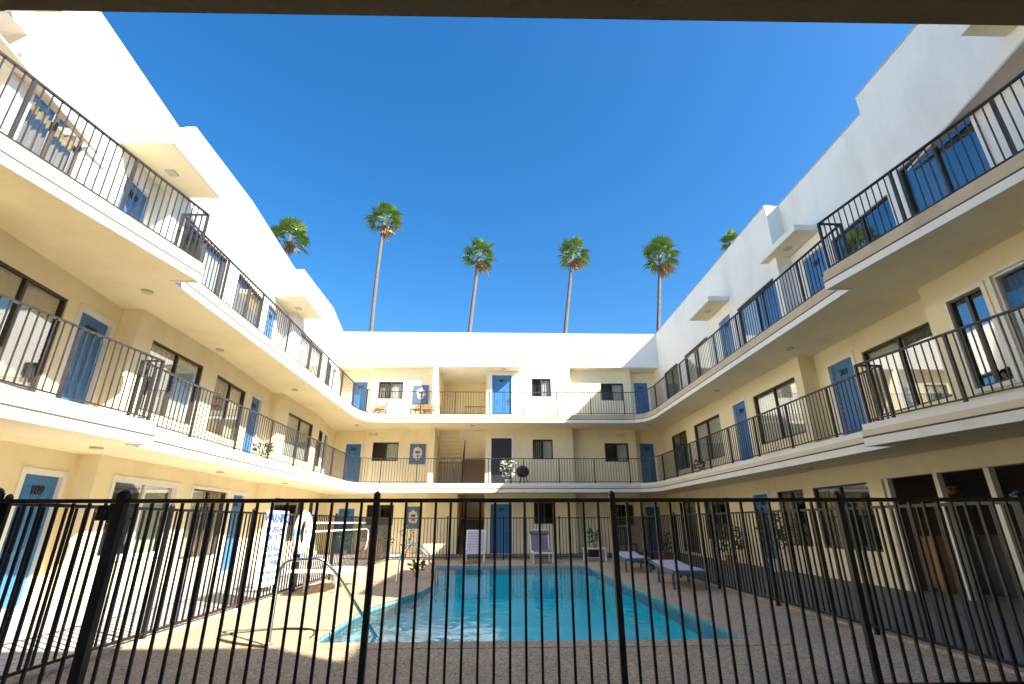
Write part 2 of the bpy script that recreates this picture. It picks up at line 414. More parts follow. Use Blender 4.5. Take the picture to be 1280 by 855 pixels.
for lv, base, ceil in ((1, F1, C1), (2, F2, C2), (3, F3, TOP)):
    wh = lv == 3
    dz = 1.93 if lv == 1 else (2.05 if lv == 2 else 2.15)
    wt = 1.92 if lv == 1 else (2.0 if lv == 2 else 2.05)
    n = lambda k: str(lv*100+k)
    # ---- left wing
    make_seg((-7.6, -1), (-7.6, 5.3), lv, [], base, ceil if not wh else SOF, wh)
    make_seg((-7.6, 5.3), (-6.88, 5.3), lv, [], base, ceil, wh)
    if lv == 3: opsA = [W_(5.7, 6.75, .05, 2.0, 'tan', 'trim'), D_(7.78, 8.6, '309', z1=dz)]
    elif lv == 2: opsA = [W_(5.95, 7.5, .45, 2.05, 'tan', None), D_(7.80, 8.62, '209', z1=dz)]
    else: opsA = [W_(5.6, 7.1, .5, wt, 'white', 'trim'), D_(7.75, 8.57, '109', z1=dz)]
    make_seg((-6.88, 5.3), (-7.2, 8.75), lv, opsA, base, ceil, wh)
    make_seg((-7.2, 8.75), (XL, 8.75), lv, [], base, ceil, wh)
    tr = 'trim' if lv == 1 else None
    make_seg((XL, 8.75), (XL, 11.45), lv, [W_(9.22, 11.0, .62, wt, 'white' if lv == 1 else 'std', tr)], base, ceil, wh)
    opsC = [W_(11.62, 13.35, .62 if lv > 1 else .45, wt, {1: 'rev', 2: 'std', 3: 'tan'}[lv], tr), D_(13.72, 14.5, n(8), z1=dz)]
    make_seg((XL, 11.45), (-7.12, 15.3), lv, opsC, base, ceil, wh)
    make_seg((-7.12, 15.3), (XL, 15.3), lv, [], base, ceil, wh)
    make_seg((XL, 15.3), (XL, 18.6), lv, [W_(15.95, 18.2, .62, wt, {1: 'dark', 2: 'all', 3: 'all'}[lv])], base, ceil, wh)
    make_seg((XL, 18.6), (-7.2, 21.25), lv, [W_(19.1, 19.8, .62, wt, 'dark'), D_(20.1, 20.85, None, z1=dz)], base, ceil, wh)
    # ---- back wing (corner alcoves, recesses, stair bay)
    bc = ceil if lv < 3 else SOF
    make_seg((-7.2, 21.25), (-7.2, 22.0), lv, [], base, bc)
    make_seg((-7.2, 22.0), (-5.75, 22.0), lv, [D_(-6.72, -5.98, n(7), z1=dz-.15)], base, bc)
    make_seg((-5.75, 22.0), (-5.75, 21.65), lv, [], base, bc)
    wl = (1.07, 1.83); st = {1: 'dark', 2: 'std', 3: 'std'}[lv]
    make_seg((-5.75, 21.65), (-2.92, 21.65), lv, [W_(-5.42, -4.3, wl[0]+.02, wl[1]+.06, st)], base, bc)
    make_seg((-2.92, 21.65), (-2.92, 21.25), lv, [], base, bc, wh)
    if lv == 1: make_seg((-2.92, 21.25), (-1.62, 21.25), lv, [], base, bc)
    else: make_seg((-2.92, 21.25), (-2.70, 21.25), lv, [], base, bc, wh)
    x0 = -2.70 if lv > 1 else -1.62
    bt = {1: F2, 2: F3, 3: SOF}[lv]
    make_seg((x0, 21.45 if lv > 1 else 21.25), (x0, 24.2), lv, [], base, bt)
    make_seg((x0, 24.2), (-.5, 24.2), lv, [], base, bt)
    make_seg((-.5, 24.2), (-.5, 21.25), lv, [], base, bt)
    st2 = {1: 'dark', 2: 'std', 3: 'rev'}[lv]
    make_seg((-.5, 21.25), (3.3, 21.25), lv, [D_(-.27, .67, n(6), z1=dz, hinge=-1, mat='fdark' if lv == 2 else 'blue'), W_(1.55, 2.42, 1.12, 1.96, 'std' if lv > 1 else 'dark')], base, bc, wh)  # middle floor slab is painted near-black for the darkness of an open doorway
    make_seg((3.3, 21.25), (3.3, 21.7), lv, [], base, bc)
    make_seg((3.3, 21.7), (6.2, 21.7), lv, [W_(4.78, 5.84, wl[0], wl[1]+.05, {1: 'dark', 2: 'std', 3: 'std'}[lv])], base, bc)
    make_seg((6.2, 21.7), (6.2, 22.1), lv, [], base, bc)
    make_seg((6.2, 22.1), (7.46, 22.1), lv, [D_(6.42, 7.14, n(5), z1=dz-.1)], base, bc)
    # ---- right wing
    if lv == 3: make_seg((7.46, 22.1), (7.46, 21.25), lv, [], base, bc)
    y_s = 21.25 if lv == 3 else 22.1
    far = [W_(19.0, 20.7, .55, wt, 'dark' if lv == 2 else 'tan'), W_(15.95, 18.2, .6, wt, {1: 'dark', 2: 'all', 3: 'all'}[lv]), D_(14.1, 14.95, n(4), z1=dz),
           W_(11.55, 13.65, .6, wt, {1: 'dark', 2: 'all', 3: 'rev'}[lv])]
    if lv == 1:
        far = [W_(19.0, 20.7, .1, wt, 'tan'), W_(16.2, 18.2, .62, wt, 'dark'), D_(13.75, 14.6, n(4), z1=dz), W_(12.15, 13.3, .62, wt, 'dark'), W_(9.95, 11.75, .62, wt, 'dark')]
        make_seg((7.46, y_s), (7.46, 9.56), lv, far, base, ceil)
        # lobby: header on slim posts, open glazed room behind
        sg = Seg((7.46, 9.56), (7.46, 2.0)); mb = PB()
        mb.box(0, sg.len, -TH, 0, 1.95, C1, 0, sg.T); mb.build('header', 'cream')
        for yy in (9.50, 8.38, 7.45, 6.4, 5.3, 4.2):
            p = PB(); a = sg.s_of(yy); p.box(a-.045, a+.045, -.14, -.04, 0, 1.95, 0, sg.T); p.build('lobby_post', 'trim', bevel=.004)
        mb = PB(); mb.box(7.66, 11.5, 9.56, 9.7, 0, C1); mb.box(11.5, 11.6, 1.8, 9.7, 0, C1); mb.box(7.66, 11.6, 1.7, 1.8, 0, C1)
        mb.build('lobby_wall', paint('lobby_paint', (.16, .11, .09), .8))
        make_seg((7.46, 2.0), (7.46, -1), lv, [], base, ceil)
    else:
        make_seg((7.46, y_s), (7.46, 11.25), lv, far, base, ceil, wh)
        make_seg((7.46, 11.25), (7.86, 11.25), lv, [], base, ceil, wh)
        mid = [D_(9.98, 10.84, n(3), z1=dz), W_(7.8, 9.7, .6, wt, {2: 'rev', 3: 'dark'}[lv])]
        make_seg((7.86, 11.25), (7.86, 7.55), lv, mid, base, ceil, wh)
        make_seg((7.86, 7.55), (7.46, 7.55), lv, [], base, ceil, wh)
        if lv == 2: near = [W_(6.52, 7.12, .5, 1.98, 'whiteoff', 'trim'), W_(4.7, 6.34, .5, 2.05, 'whitebl', 'trim')]
        else: near = [W_(5.75, 7.2, .05, 1.98, 'dark', 'trim')]
        sg = Seg((7.46, 7.55), (7.46, -1))
        if lv == 2: make_seg((7.46, 7.55), (7.46, -1), lv, near, base, ceil)
        else:
            make_seg((7.46, 7.55), (7.46, 2.9), lv, near, base, ceil, True)
            make_seg((7.46, 2.9), (7.46, -1), lv, [], base, 8.35, True)

# back parapet / eaves block and left near parapet
mb = PB()
mb.box(-7.2, -.5, 21.25, 22.4, SOF, TOP); mb.box(-.5, 3.3, 21.25, 22.4, SOF, TOP); mb.box(3.3, 7.46, 21.25, 22.4, SOF, TOP)
mb.box(-2.7, -.5, 22.4, 24.4, SOF, 8.1)
mb.build('parapet', 'white')
mb = PB(); mb.box(-7.6, -6.88, -1, 5.3, SOF, TOP); mb.build('parapet', 'white')
# coping flashings along parapet tops
def cap(pts, z=TOP):
    m = PB()
    for a, b in zip(pts[:-1], pts[1:]):
        s = Seg(a, b); m.box(-.0, s.len, -TH-.015, .012, z+.002, z+.028, 0, s.T)
    m.build('parapet_cap', 'flash')
cap([(-6.88, 5.3), (-7.2, 8.75)]); cap([(XL, 8.75), (XL, 11.45), (-7.12, 15.3)]); cap([(XL, 15.3), (XL, 18.6), (-7.2, 21.25)])
cap([(-7.2, 21.25), (7.46, 21.25)]); cap([(7.46, 21.25), (7.46, 11.25)]); cap([(7.86, 11.25), (7.86, 7.55)]); cap([(7.46, 7.55), (7.46, 2.9)])
# roofs and outer walls, front wing
mb = PB()
mb.box(-17, -7.62, -10, 33, 8.9, 9.1); mb.box(8.08, 17, -10, 33, 8.9, 9.1); mb.box(-7.62, 8.08, 24.4, 33, 8.9, 9.1); mb.box(-7.62, -7.32, 5.5, 24.4, 8.9, 9.1)
mb.box(7.66, 8.08, 11.45, 24.4, 8.9, 9.1); mb.box(-7.0, 7.66, 22.4, 24.4, 8.9, 9.1)
mb.build('roof', 'tarpaint')
mb = PB()
mb.box(-17.2, -17, -10, 33, 0, TOP); mb.box(17, 17.2, -10, 33, 0, TOP); mb.box(-17, 17, 33, 33.2, 0, TOP)
mb.box(-17, -7.8, -10, -9.8, 0, TOP); mb.box(7.66, 17, -10, -9.8, 0, TOP)
mb.build('outer_wall', 'white')
mb = PB(); mb.box(-7.8, 7.66, -9.8, -1.0, 0, TOP); mb.build('front_wing', 'cream')

# ---- walkway slabs
def offset_loop(pts, d):
    """closed loop listed clockwise; positive d = towards the courtyard interior"""
    n = len(pts); out = []
    for i in range(n):
        a, b, c = Vector(pts[i-1]), Vector(pts[i]), Vector(pts[(i+1) % n])
        u1 = (b-a).normalized(); u2 = (c-b).normalized()
        n1 = Vector((u1.y, -u1.x)); n2 = Vector((u2.y, -u2.x))
        k = n1+n2; k = k/(k.length_squared/2) if k.length > 1e-6 else n1
        out.append(tuple(b+k*d))
    return out
def loop_for(lv):
    ln = (-5.13, -5.72) if lv == 3 else (-5.26, -5.62); rn = (5.87, 6.36)
    return [(-6.0, .5), (-6.0, 3.4), (ln[1], 4.69), (ln[0], 7.55), (-5.58, 7.55), (-5.58, 18.75), (-5.5, 19.25), (-5.32, 19.65), (-5.0, 19.88), (-4.6, 19.95),
            (5.35, 19.95), (5.75, 19.88), (6.05, 19.65), (6.22, 19.3), (6.29, 18.8), (6.29, 7.55), (rn[0], 7.55), (rn[1], 4.64), (6.5, 3.4), (6.5, .5)]
def ring(mb, inner, outer, z0, z1):
    n = len(inner); o = len(mb.v)
    vs = []
    for L_, z in ((inner, z0), (inner, z1), (outer, z0), (outer, z1)): vs += [(p[0], p[1], z) for p in L_]
    fs = []
    for i in range(n):
        j = (i+1) % n
        fs += [(i, n+i, n+j, j), (2*n+i, 2*n+j, 3*n+j, 3*n+i), (n+i, 3*n+i, 3*n+j, n+j), (i, j, 2*n+j, 2*n+i)]
    mb.add(vs, fs)
def tess(mb, outer, holes, z, up=True, mi=0):
    loops = [[Vector((p[0], p[1], 0)) for p in outer]]+[[Vector((p[0], p[1], 0)) for p in h] for h in holes]
    tr = tessellate_polygon(loops); flat = [v for l in loops for v in l]
    vs = [(v.x, v.y, z) for v in flat]; fs = []
    for t in tr:
        a, b, c = (flat[i] for i in t); ar = (b-a).cross(c-a).z
        if abs(ar) < 1e-9: continue
        t = tuple(t)
        if (ar > 0) != up: t = t[::-1]
        fs.append(t)
    mb.add(vs, fs, mi)
outer = [(-7.62, -1.2), (-7.62, 22.3), (-2.72, 22.3), (-2.72, 21.95), (-.5, 21.95), (-.5, 22.3), (8.08, 22.3), (8.08, -1.2)]
for lv, zf, zc in ((2, F2, C1), (3, F3, C2)):
    lp = loop_for(lv)
    mb = PB(); tess(mb, outer, [lp], zc, up=False); tess(mb, outer, [lp], zf, up=True, mi=1)
    n0 = len(outer)
    for L_ in (outer, lp):
        n_ = len(L_); vs = [(p[0], p[1], zc) for p in L_]+[(p[0], p[1], zf) for p in L_]
        mb.add(vs, [(i, (i+1) % n_, n_+(i+1) % n_, n_+i) for i in range(n_)])
    sl = mb.build('walkway_slab', ['soffit', 'floorc'])
    f = PB(); ring(f, offset_loop(lp, .045), offset_loop(lp, .001), zc-.015, zc+.113); f.build('fascia', 'trim', sl)
    f = PB(); ring(f, offset_loop(lp, .0475), offset_loop(lp, .001), zc+.114, zc+.138); f.build('shade_line', 'shade_line_cable', sl)  # dark strip set proud; its colour stands for shadow between the fascia boards
    f = PB(); ring(f, offset_loop(lp, .045), offset_loop(lp, .001), zc+.14, zc+.235); f.build('fascia_board', 'fascia' if lv == 2 else 'fascia2', sl)
    f = PB(); ring(f, offset_loop(lp, .03), offset_loop(lp, -.10), zc+.237, zf+.03); f.build('curb', 'trim' if lv == 2 else 'fascia2', sl)
    # ---- railings on this level, one per straight run
    rl = offset_loop(lp, -.045)
    H = .98
    def run(pts, name='railing', skip_first=False):
        zb = zf+.03
        r = PB()
        r2 = PB()
        for a, b in zip(pts[:-1], pts[1:]):
            s = Seg(a, b); r.box(-.012, s.len+.012, -.022, .022, zb+H-.025, zb+H, 0, s.T); r2.box(0, s.len, -.012, .012, zb+.05, zb+.07, 0, s.T)
        rail = r.build(name, 'rail'); r2.build('bottom_rail', 'rail', rail)
        for k, (a, b) in enumerate(zip(pts[:-1], pts[1:])):
            s = Seg(a, b); nb = max(1, round(s.len/1.5)); w = s.len/nb
            for i in range(nb+1):
                if i == 0 and (k > 0 or skip_first): continue
                if len(pts) > 3 and i == nb and k < len(pts)-2 and k % 2 == 0: continue
                p = PB(); p.box(i*w-.02, i*w+.02, -.02, .02, zb-.16, zb+H-.026, 0, s.T); p.build('post', 'rail', rail)
            for i in range(nb):
                c = max(1, round(w/.112)); p = PB()
                for q in range(1, c):
                    x = i*w+w*q/c; p.box(x-.007, x+.007, -.007, .007, zb+.07, zb+H-.026, 0, s.T)
                if len(p.v): p.build('picket_panel', 'rail', rail)
    run(rl[1:4]); run(rl[3:5], skip_first=True); run(rl[4:6], skip_first=True); run(rl[5:10], skip_first=True); run(rl[9:11], skip_first=True)
    run(rl[10:15], skip_first=True); run(rl[14:16], skip_first=True); run(rl[15:17], skip_first=True); run(rl[16:19], skip_first=True)

m = PB(); m.prism([(-5.95, .46), (6.45, .46), (6.45, BE(6.45)), (-5.95, BE(-5.95))], 2.283, 2.66); m.build('beam', 'beam')
# canopies
def canopy(x0, x1, y0, y1, z=SOF, t=.16):
    m = PB(); m.box(x0, x1, y0, y1, z, z+t); c = m.build('canopy', ['trim'], bevel=.006)
    s = PB(); s.box(x0+.03, x1-.03, y0+.03, y1-.03, z-.006, z-.001); s.build('canopy_soffit', 'soffit', c)
    l = PB(); cx, cy = (x0+x1)/2, (y0+y1)/2; l.box(cx-.09, cx+.09, cy-.09, cy+.09, z-.03, z-.008); l.build('ceiling_light', 'lamp', c)
canopy(-7.19, -6.1, 7.42, 9.1); canopy(-7.12, -6.12, 14.0, 15.87); canopy(7.24, 7.85, 9.97, 11.65); canopy(6.77, 7.455, 14.0, 15.7)
canopy(-.48, 1.03, 20.6, 21.245, 7.66)
canopy(-7.59, -6.1, .9, 4.95); canopy(6.77, 7.455, .9, 4.93)
# angled sun boards over the nearest top-floor windows
for pts in ([(-6.98, 7.28), (-6.50, 4.4), (-6.9, 4.4), (-6.87, 5.3)], [(7.455, 7.0), (7.455, 4.3), (6.95, 4.3)]):
    m = PB(); m.prism(pts, 7.17, 7.21); m.build('sun_board', 'flash')
# ceiling lights under slabs
def disc(x, y, z, r=.09):
    m = PB(); m.tube([(x, y, z-.03), (x, y, z-.001)], r, 20); m.build('ceiling_light', 'lamp')
for x, y in ((-6.23, 7.97), (-6.6, 11.09), (-6.27, 14.79), (6.94, 10.68), (6.89, 14.64), (-1.06, 20.6), (-5.9, 20.6), (6.5, 20.4)): disc(x, y, C2)
for x, y in ((-6.25, 7.88), (-6.4, 11.8), (-6.3, 15.2), (7.0, 11.0), (7.0, 15)): disc(x, y, C1)
# wall vents, back wing
for x, z in ((-5.45, 4.83), (5.55, 4.83), (-5.45, 2.12), (5.7, 2.1)):
    yy = 21.65 if x < 0 else 21.7
    m = PB()
    for k in (-1, 1): 
        m.box(x+k*.11-.085, x+k*.11+.085, yy-.02, yy-.001, z-.06, z+.06)
        for j in range(4): m.box(x+k*.11-.075, x+k*.11+.075, yy-.032, yy-.021, z-.05+j*.03, z-.036+j*.03)
    m.build('wall_vent', 'fascia')
# stairs in the bay
def flight(x0, x1, ya, za, yb, zb, n=9, mat='stair'):
    m = PB()
    for i in range(n):
        t0, t1 = i/n, (i+1)/n
        y0, y1 = ya+(yb-ya)*t0, ya+(yb-ya)*t1
        z = za+(zb-za)*t1
        m.box(x0, x1, min(y0, y1), max(y0, y1)+(.02), z-.05, z)
        m.box(x0, x1, y0-.01, y0+.012, z-(zb-za)/n, z-.051)
    for x in (x0-.04, x1+.005):
        vs = [(x, ya, za-.1), (x+.035, ya, za-.1), (x, yb, zb-.2), (x+.035, yb, zb-.2), (x, ya, za+.16), (x+.035, ya, za+.16), (x, yb, zb+.04), (x+.035, yb, zb+.04)]
        m.add(vs, [(0, 1, 3, 2), (4, 6, 7, 5), (0, 2, 6, 4), (1, 5, 7, 3), (0, 4, 5, 1), (2, 3, 7, 6)])
    st = m.build('stairs', mat)
    r = PB()
    for x in (x0-.02,):
        r.tube([(x, ya, za+.9), (x, yb, zb+.9)], .02, 6)
        for i in range(0, n*2+1):
            t = i/(n*2); r.tube([(x, ya+(yb-ya)*t, za+(zb-za)*t+.05), (x, ya+(yb-ya)*t, za+(zb-za)*t+.9)], .008, 4)
    r.build('handrail', 'rail', st)
flight(-1.5, -.62, 21.97, F2, 23.4, F2+1.35); flight(-2.6, -1.7, 23.4, F2+1.35, 21.97, F3, mat='cream')
flight(-1.5, -.62, 21.6, 0, 23.4, 1.3)
m = PB(); m.box(-2.68, -.52, 23.4, 24.0, F2+1.25, F2+1.35); m.build('stair_landing', 'cream')
m = PB(); m.box(-1.6, -.52, 23.4, 24.0, 1.2, 1.3); m.build('stair_landing', 'cream')
# guard rail on the top floor inside the bay
m = PB(); s = Seg((-1.5, 22.0), (-.52, 22.0)); m.box(0, s.len, -.015, .015, F3+.8, F3+.83, 0, s.T)
for i in range(12): m.box(i*.088, i*.088+.012, -.006, .006, F3, F3+.8, 0, s.T)
m.build('guard_rail', 'rail')

# conduit squiggle on the back parapet
m = PB(); m.tube([(1.35+t*.5, 21.3, TOP+.03+.05*math.sin(t*5)) for t in [i/10 for i in range(13)]], .012, 6); m.build('roof_cable', 'shade_line_cable')

# ------------------------------------------------------------------ wall panels (hung pictures)
for z0, dx, lab in ((F3+.86, 0, 'blue wall panel with pale relief beside the stair bay, top floor'), (F2+.95, .02, 'blue wall panel with pale relief beside the stair bay, middle floor'), (.95, 0, 'blue wall panel with pale relief on the ground floor behind the pool fence')):
    e = empty('wall_panel', (-3.47+dx, 21.64, z0), 0, lab, 'wall panel', 'blue wall panels stacked beside the stair bay')
    m = MB(); m.box(-.34, .34, -.04, -.002, 0, .86); m.build('backboard', 'art_b', e, bevel=.006)
    m = MB(); rnd = random.Random(int(z0*10))
    n = 22; vs = [(0, -.055, .43)]
    for i in range(n):
        t = 2*PI*i/n; rr = 1+rnd.uniform(-.16, .16); vs.append((.19*math.cos(t)*rr, -.055, .45+.26*math.sin(t)*rr))
    vs2 = [(v[0]*1.05, -.0405, .45+(v[2]-.45)*1.05) for v in vs]
    m.add(vs+vs2, [(0, 1+(i+1) % n, 1+i) for i in range(n)]+[(1+i, 1+(i+1) % n, n+2+(i+1) % n, n+2+i) for i in range(n)])
    m.build('relief', 'art_p', e)
    m = MB(); m.box(-.09, .10, -.066, -.056, .46, .55); m.box(-.02, .05, -.066, -.056, .3, .38); m.build('inlay', 'art_d', e, bevel=.02)

# ------------------------------------------------------------------ ground, pool
pool = [(-1.93, 5.87), (-1.93, 7.6), (-1.88, 8.1), (-1.72, 8.75), (-1.52, 9.3), (-1.36, 9.95), (-1.30, 10.6), (-1.36, 11.5), (-1.5, 12.4), (-1.66, 13.5), (-1.78, 14.6), (-1.84, 15.45), (2.35, 15.45), (2.62, 15.3), (2.70, 15.0), (2.72, 5.87)]
FX0, FX1, FY0, FY1 = -3.68, 4.22, 4.0, 17.9
big = [(-400, -400), (-400, 600), (400, 600), (400, -400)]
m = MB(); tess(m, big, [offset_loop(pool, -.25)], -.012); struct(m.build('ground', 'earth'))
m = MB(); hole = offset_loop([(FX0, FY0-.1), (FX0, FY1), (FX1, FY1), (FX1, FY0-.1)], 0)
m = MB(); tess(m, [(-3.72, 3.9), (-3.72, 17.95), (4.26, 17.95), (4.26, 3.9)], [offset_loop(pool, -.24)], .004); struct(m.build('pool_deck', 'deck'))
m = MB(); m.add([(-7.6, -1, -.004), (-3.72, -1, -.004), (-3.72, 22, -.004), (-7.6, 22, -.004)], [(0, 1, 2, 3)]); struct(m.build('paved_path', 'paver'))
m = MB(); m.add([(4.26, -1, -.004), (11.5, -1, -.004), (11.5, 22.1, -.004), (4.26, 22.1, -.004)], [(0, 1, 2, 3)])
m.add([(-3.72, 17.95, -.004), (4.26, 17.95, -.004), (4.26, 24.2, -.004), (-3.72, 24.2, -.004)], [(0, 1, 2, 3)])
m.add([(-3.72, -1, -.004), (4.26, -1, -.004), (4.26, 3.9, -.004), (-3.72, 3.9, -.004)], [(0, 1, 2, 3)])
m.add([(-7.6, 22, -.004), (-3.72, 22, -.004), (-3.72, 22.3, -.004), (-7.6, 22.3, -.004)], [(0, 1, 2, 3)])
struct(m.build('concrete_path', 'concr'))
# kerb strip under the fence line (left/right)
m = MB(); m.box(-3.84, -3.70, 3.9, 17.98, -.01, .035); m.box(4.24, 4.38, 3.9, 17.98, -.01, .035); struct(m.build('kerb_strip', 'coping'))
# pool shell: plaster, waterline tile, coping
m = MB(); n = len(pool); dp = -.85
vs = [(p[0], p[1], -.24) for p in pool]+[(p[0], p[1], dp) for p in pool]
m.add(vs, [(i, n+i, n+(i+1) % n, (i+1) % n) for i in range(n)])
tess(m, pool, [], dp)
# entry steps at near left
m.box(-1.925, -.9, 5.88, 6.25, dp+.001, -.35); m.box(-1.925, -.9, 6.25, 6.6, dp+.001, -.58); m.box(-1.925, -.9, 6.6, 6.95, dp+.001, -.72)
struct(m.build('pool_basin', 'plaster'))
m = MB(); vs = [(p[0], p[1], .0) for p in pool]+[(p[0], p[1], -.24) for p in pool]
m.add(vs, [(i, n+i, n+(i+1) % n, (i+1) % n) for i in range(n)]); struct(m.build('pool_tile_band', 'wtile'))
m = MB(); ring(m, offset_loop(pool, .02), offset_loop(pool, -.27), .0, .009); struct(m.build('pool_coping', 'deck'))
m = MB(); tess(m, offset_loop(pool, -.001), [], -.045); struct(m.build('pool_water', 'water'))

# ------------------------------------------------------------------ fences
def fence_run(name, p0, p1, spacing, label, h=1.34, picket_parts=False, posts=None, pr=.009, gap=.11, group='black picket pool fences', base_z=.0):
    a, b = Vector(p0), Vector(p1); d = b-a; L_ = d.length
    e = empty(name, (a.x, a.y, base_z), math.atan2(d.y, d.x), label, 'fence', group)
    if posts is None:
        nb = max(1, round(L_/spacing)); posts = [(L_*i/nb, .022, 0) for i in range(nb+1)]
    m = MB(); m.box(0, L_, -.016, .016, h-.03, h); m.build('top_rail', 'black', e)
    m = MB(); m.box(0, L_, -.014, .014, .07, .098); m.build('bottom_rail', 'black', e)
    for (x, r, ex) in posts:
        m = MB(); m.box(x-r, x+r, -r, r, 0, h+.02+ex)
        po = m.build('post', 'black', e, bevel=.003)
        c = MB(); rr = r*1.18; c.tube([(x, 0, h+.02+ex), (x, 0, h+.028+ex), (x, 0, h+.04+ex), (x, 0, h+.052+ex), (x, 0, h+.058+ex)], .01, 12, rs=[rr, rr*1.05, rr*.9, rr*.55, rr*.1]); c.build('post_cap', 'black', po, smooth=True)
    xs = [p[0] for p in posts]
    for x0, x1 in zip(xs[:-1], xs[1:]):
        c = max(2, round((x1-x0)/gap)); m = MB()
        for q in range(1, c):
            x = x0+(x1-x0)*q/c
            if picket_parts:
                k = MB(); k.box(x-pr, x+pr, -pr, pr, .099, h-.031); k.build('picket', 'black', e)
            else: m.box(x-pr, x+pr, -pr, pr, .099, h-.031)
        if not picket_parts: m.build('picket_panel', 'black', e)
    return e
fy = 4.0
xs = [-3.82, -2.86, -.93, .91, 2.73, 4.22]
fr = fence_run('pool_fence', (-5.0, fy), (5.6, fy), 1.8, 'black picket fence with a gate and round post caps, nearest the camera', h=1.355, picket_parts=True,
               posts=[(0, .024, 0), (1.18, .036, .03), (2.14, .034, .02), (4.07, .022, 0), (5.91, .022, 0), (7.73, .022, 0), (9.22, .022, 0), (10.6, .022, 0)], gap=.1145)
m = MB(); m.tube([(2.03, -.03, 1.24), (2.03, .03, 1.24)], .035, 12); m.box(1.98, 2.1, -.02, .02, 1.20, 1.31); m.box(1.95, 2.05, -.012, .012, 1.325, 1.35); m.build('gate_latch', 'black', fr, bevel=.004)
m = MB(); m.tube([(1.96, 0, 1.27), (2.0, 0, 1.27)], .012, 8); m.build('latch_pin', 'steel', fr)
fence_run('pool_fence', (-3.76, 4.05), (-3.60, 17.9), 1.95, 'black picket fence along the sunlit tiled path left of the pool')
fence_run('pool_fence', (4.24, 4.05), (4.10, 17.9), 1.95, 'black picket fence along the shaded walkway right of the pool')
fence_run('pool_fence', (-3.60, 17.9), (4.10, 17.9), 1.95, 'black picket fence across the far end of the pool deck')

# ------------------------------------------------------------------ pool fittings
# entry handrail, near left
e = empty('pool_handrail', (-2.3, 5.8, 0), 0, 'bent stainless handrail dropping into the near left corner of the pool', 'handrail')
def rel(pts, o): return [tuple(Vector(p)-Vector(o)) for p in pts]
def smooth_path(P, it=2):
    P = [Vector(p) for p in P]
    for _ in range(it):
        Q = [P[0]]
        for a, b in zip(P[:-1], P[1:]): Q += [a*.75+b*.25, a*.25+b*.75]
        Q.append(P[-1]); P = Q
    return P
for k in (0, 1):
    o = (-2.3, 5.8, 0); dy = .0 if k == 0 else -.09; dx = 0 if k == 0 else .05
    pts = smooth_path([(-2.32+dx, 5.80+dy, 0), (-2.37+dx, 5.92+dy, .45), (-2.40+dx, 6.0+dy, .78), (-2.15+dx, 6.05+dy, .80), (-1.92+dx, 6.1+dy, .80), (-1.55+dx, 6.35+dy, .22), (-1.22+dx, 6.6+dy, -.3)], 3) if k == 0 else None
    if pts:
        m = MB(); m.tube(rel(pts, o), .019, 10); m.build('rail_tube', 'steel', e, smooth=True)
m = MB(); m.tube([(-.02, 0, .005), (-.02, 0, .03)], .045, 14); m.build('base_flange', 'steel', e)
# ladder further along
e = empty('pool_ladder', (-1.9, 11.6, 0), 0, 'pair of hooped stainless grab rails at the rounded left side of the pool', 'pool ladder')
for k in (0, 1):
    pts = smooth_path([(-2.05, 11.2+k*.5, 0), (-2.03, 11.2+k*.5, .55), (-1.85, 11.2+k*.5, .78), (-1.6, 11.2+k*.5, .70), (-1.28, 11.2+k*.5, .25), (-1.22, 11.2+k*.5, -.35)], 3)
    m = MB(); m.tube(rel(pts, (-1.9, 11.6, 0)), .02, 10); m.build('rail_tube', 'steel', e, smooth=True)
# hose
hp = [(-2.3, 5.7), (-2.65, 5.85), (-3.0, 6.1), (-3.05, 6.3), (-2.75, 6.55), (-2.4, 6.62), (-2.1, 6.55), (-2.02, 6.3), (-2.0, 6.1)]
m = MB(); m.tube(smooth_path([(x, y, .018) for x, y in hp], 3), .011, 8)
tag(m.build('garden_hose', 'hose', smooth=True), 'dark hose curled in a loop on the sunlit deck by the near left pool corner', 'hose')
# pool rules sign on left fence
SX = -3.655
e = empty('pool_sign', (SX+.06, 8.62, .25), 0, 'tall white pool rules sign with blue lettering hung on the left fence', 'sign')
m = MB(); m.box(-.012, .0, -.43, .43, 0, 1.12); m.build('board', 'signw', e, bevel=.003)
def sg_text(t, s, z, b=.0): text_mesh('lettering', t, s, 'signb', e, (.003, 0, z), (0, 1, 0), (0, 0, 1), ext=.002, bold=b)
for t, s, z, b in (('WARNING', .19, 1.0, .008), ('NO LIFEGUARD', .105, .83, .004), ('ON DUTY', .13, .71, .004), ('POOL RULES', .12, .55, .004), ('CHILDREN UNDER 14', .075, .44, .002), ('NO DIVING', .125, .32, .004), ('NO RUNNING  NO GLASS', .06, .20, .001), ('POOL HOURS 9 AM - 9 PM', .056, .10, .001)):
    sg_text(t, s, z, b)
# ring buoy
e = empty('life_ring', (SX+.08, 9.75, 1.02), 0, 'white life ring with blue bands hanging on the left fence beside the rules sign', 'life ring')
m = MB(); nn, kk = 40, 12; R0, r0 = .29, .085
vs = [((r0*.7)*math.cos(2*PI*j/kk), (R0+r0*math.sin(2*PI*j/kk))*math.cos(2*PI*i/nn), (R0+r0*math.sin(2*PI*j/kk))*math.sin(2*PI*i/nn)) for i in range(nn) for j in range(kk)]
for i in range(nn):
    for j in range(kk):
        a = i*kk+j; b = i*kk+(j+1) % kk; c = ((i+1) % nn)*kk+(j+1) % kk; d = ((i+1) % nn)*kk+j
        m.add([vs[a], vs[b], vs[c], vs[d]], [(0, 1, 2, 3)], 1 if (i % 10) in (0, 9) else 0)
m.build('ring', ['ringc', 'ringb'], e, smooth=True)
m = MB()
m.tube([(.03, .36*math.cos(2*PI*i/24), .36*math.sin(2*PI*i/24)) for i in range(25)], .01, 6); m.build('grab_rope', 'ringb', e)
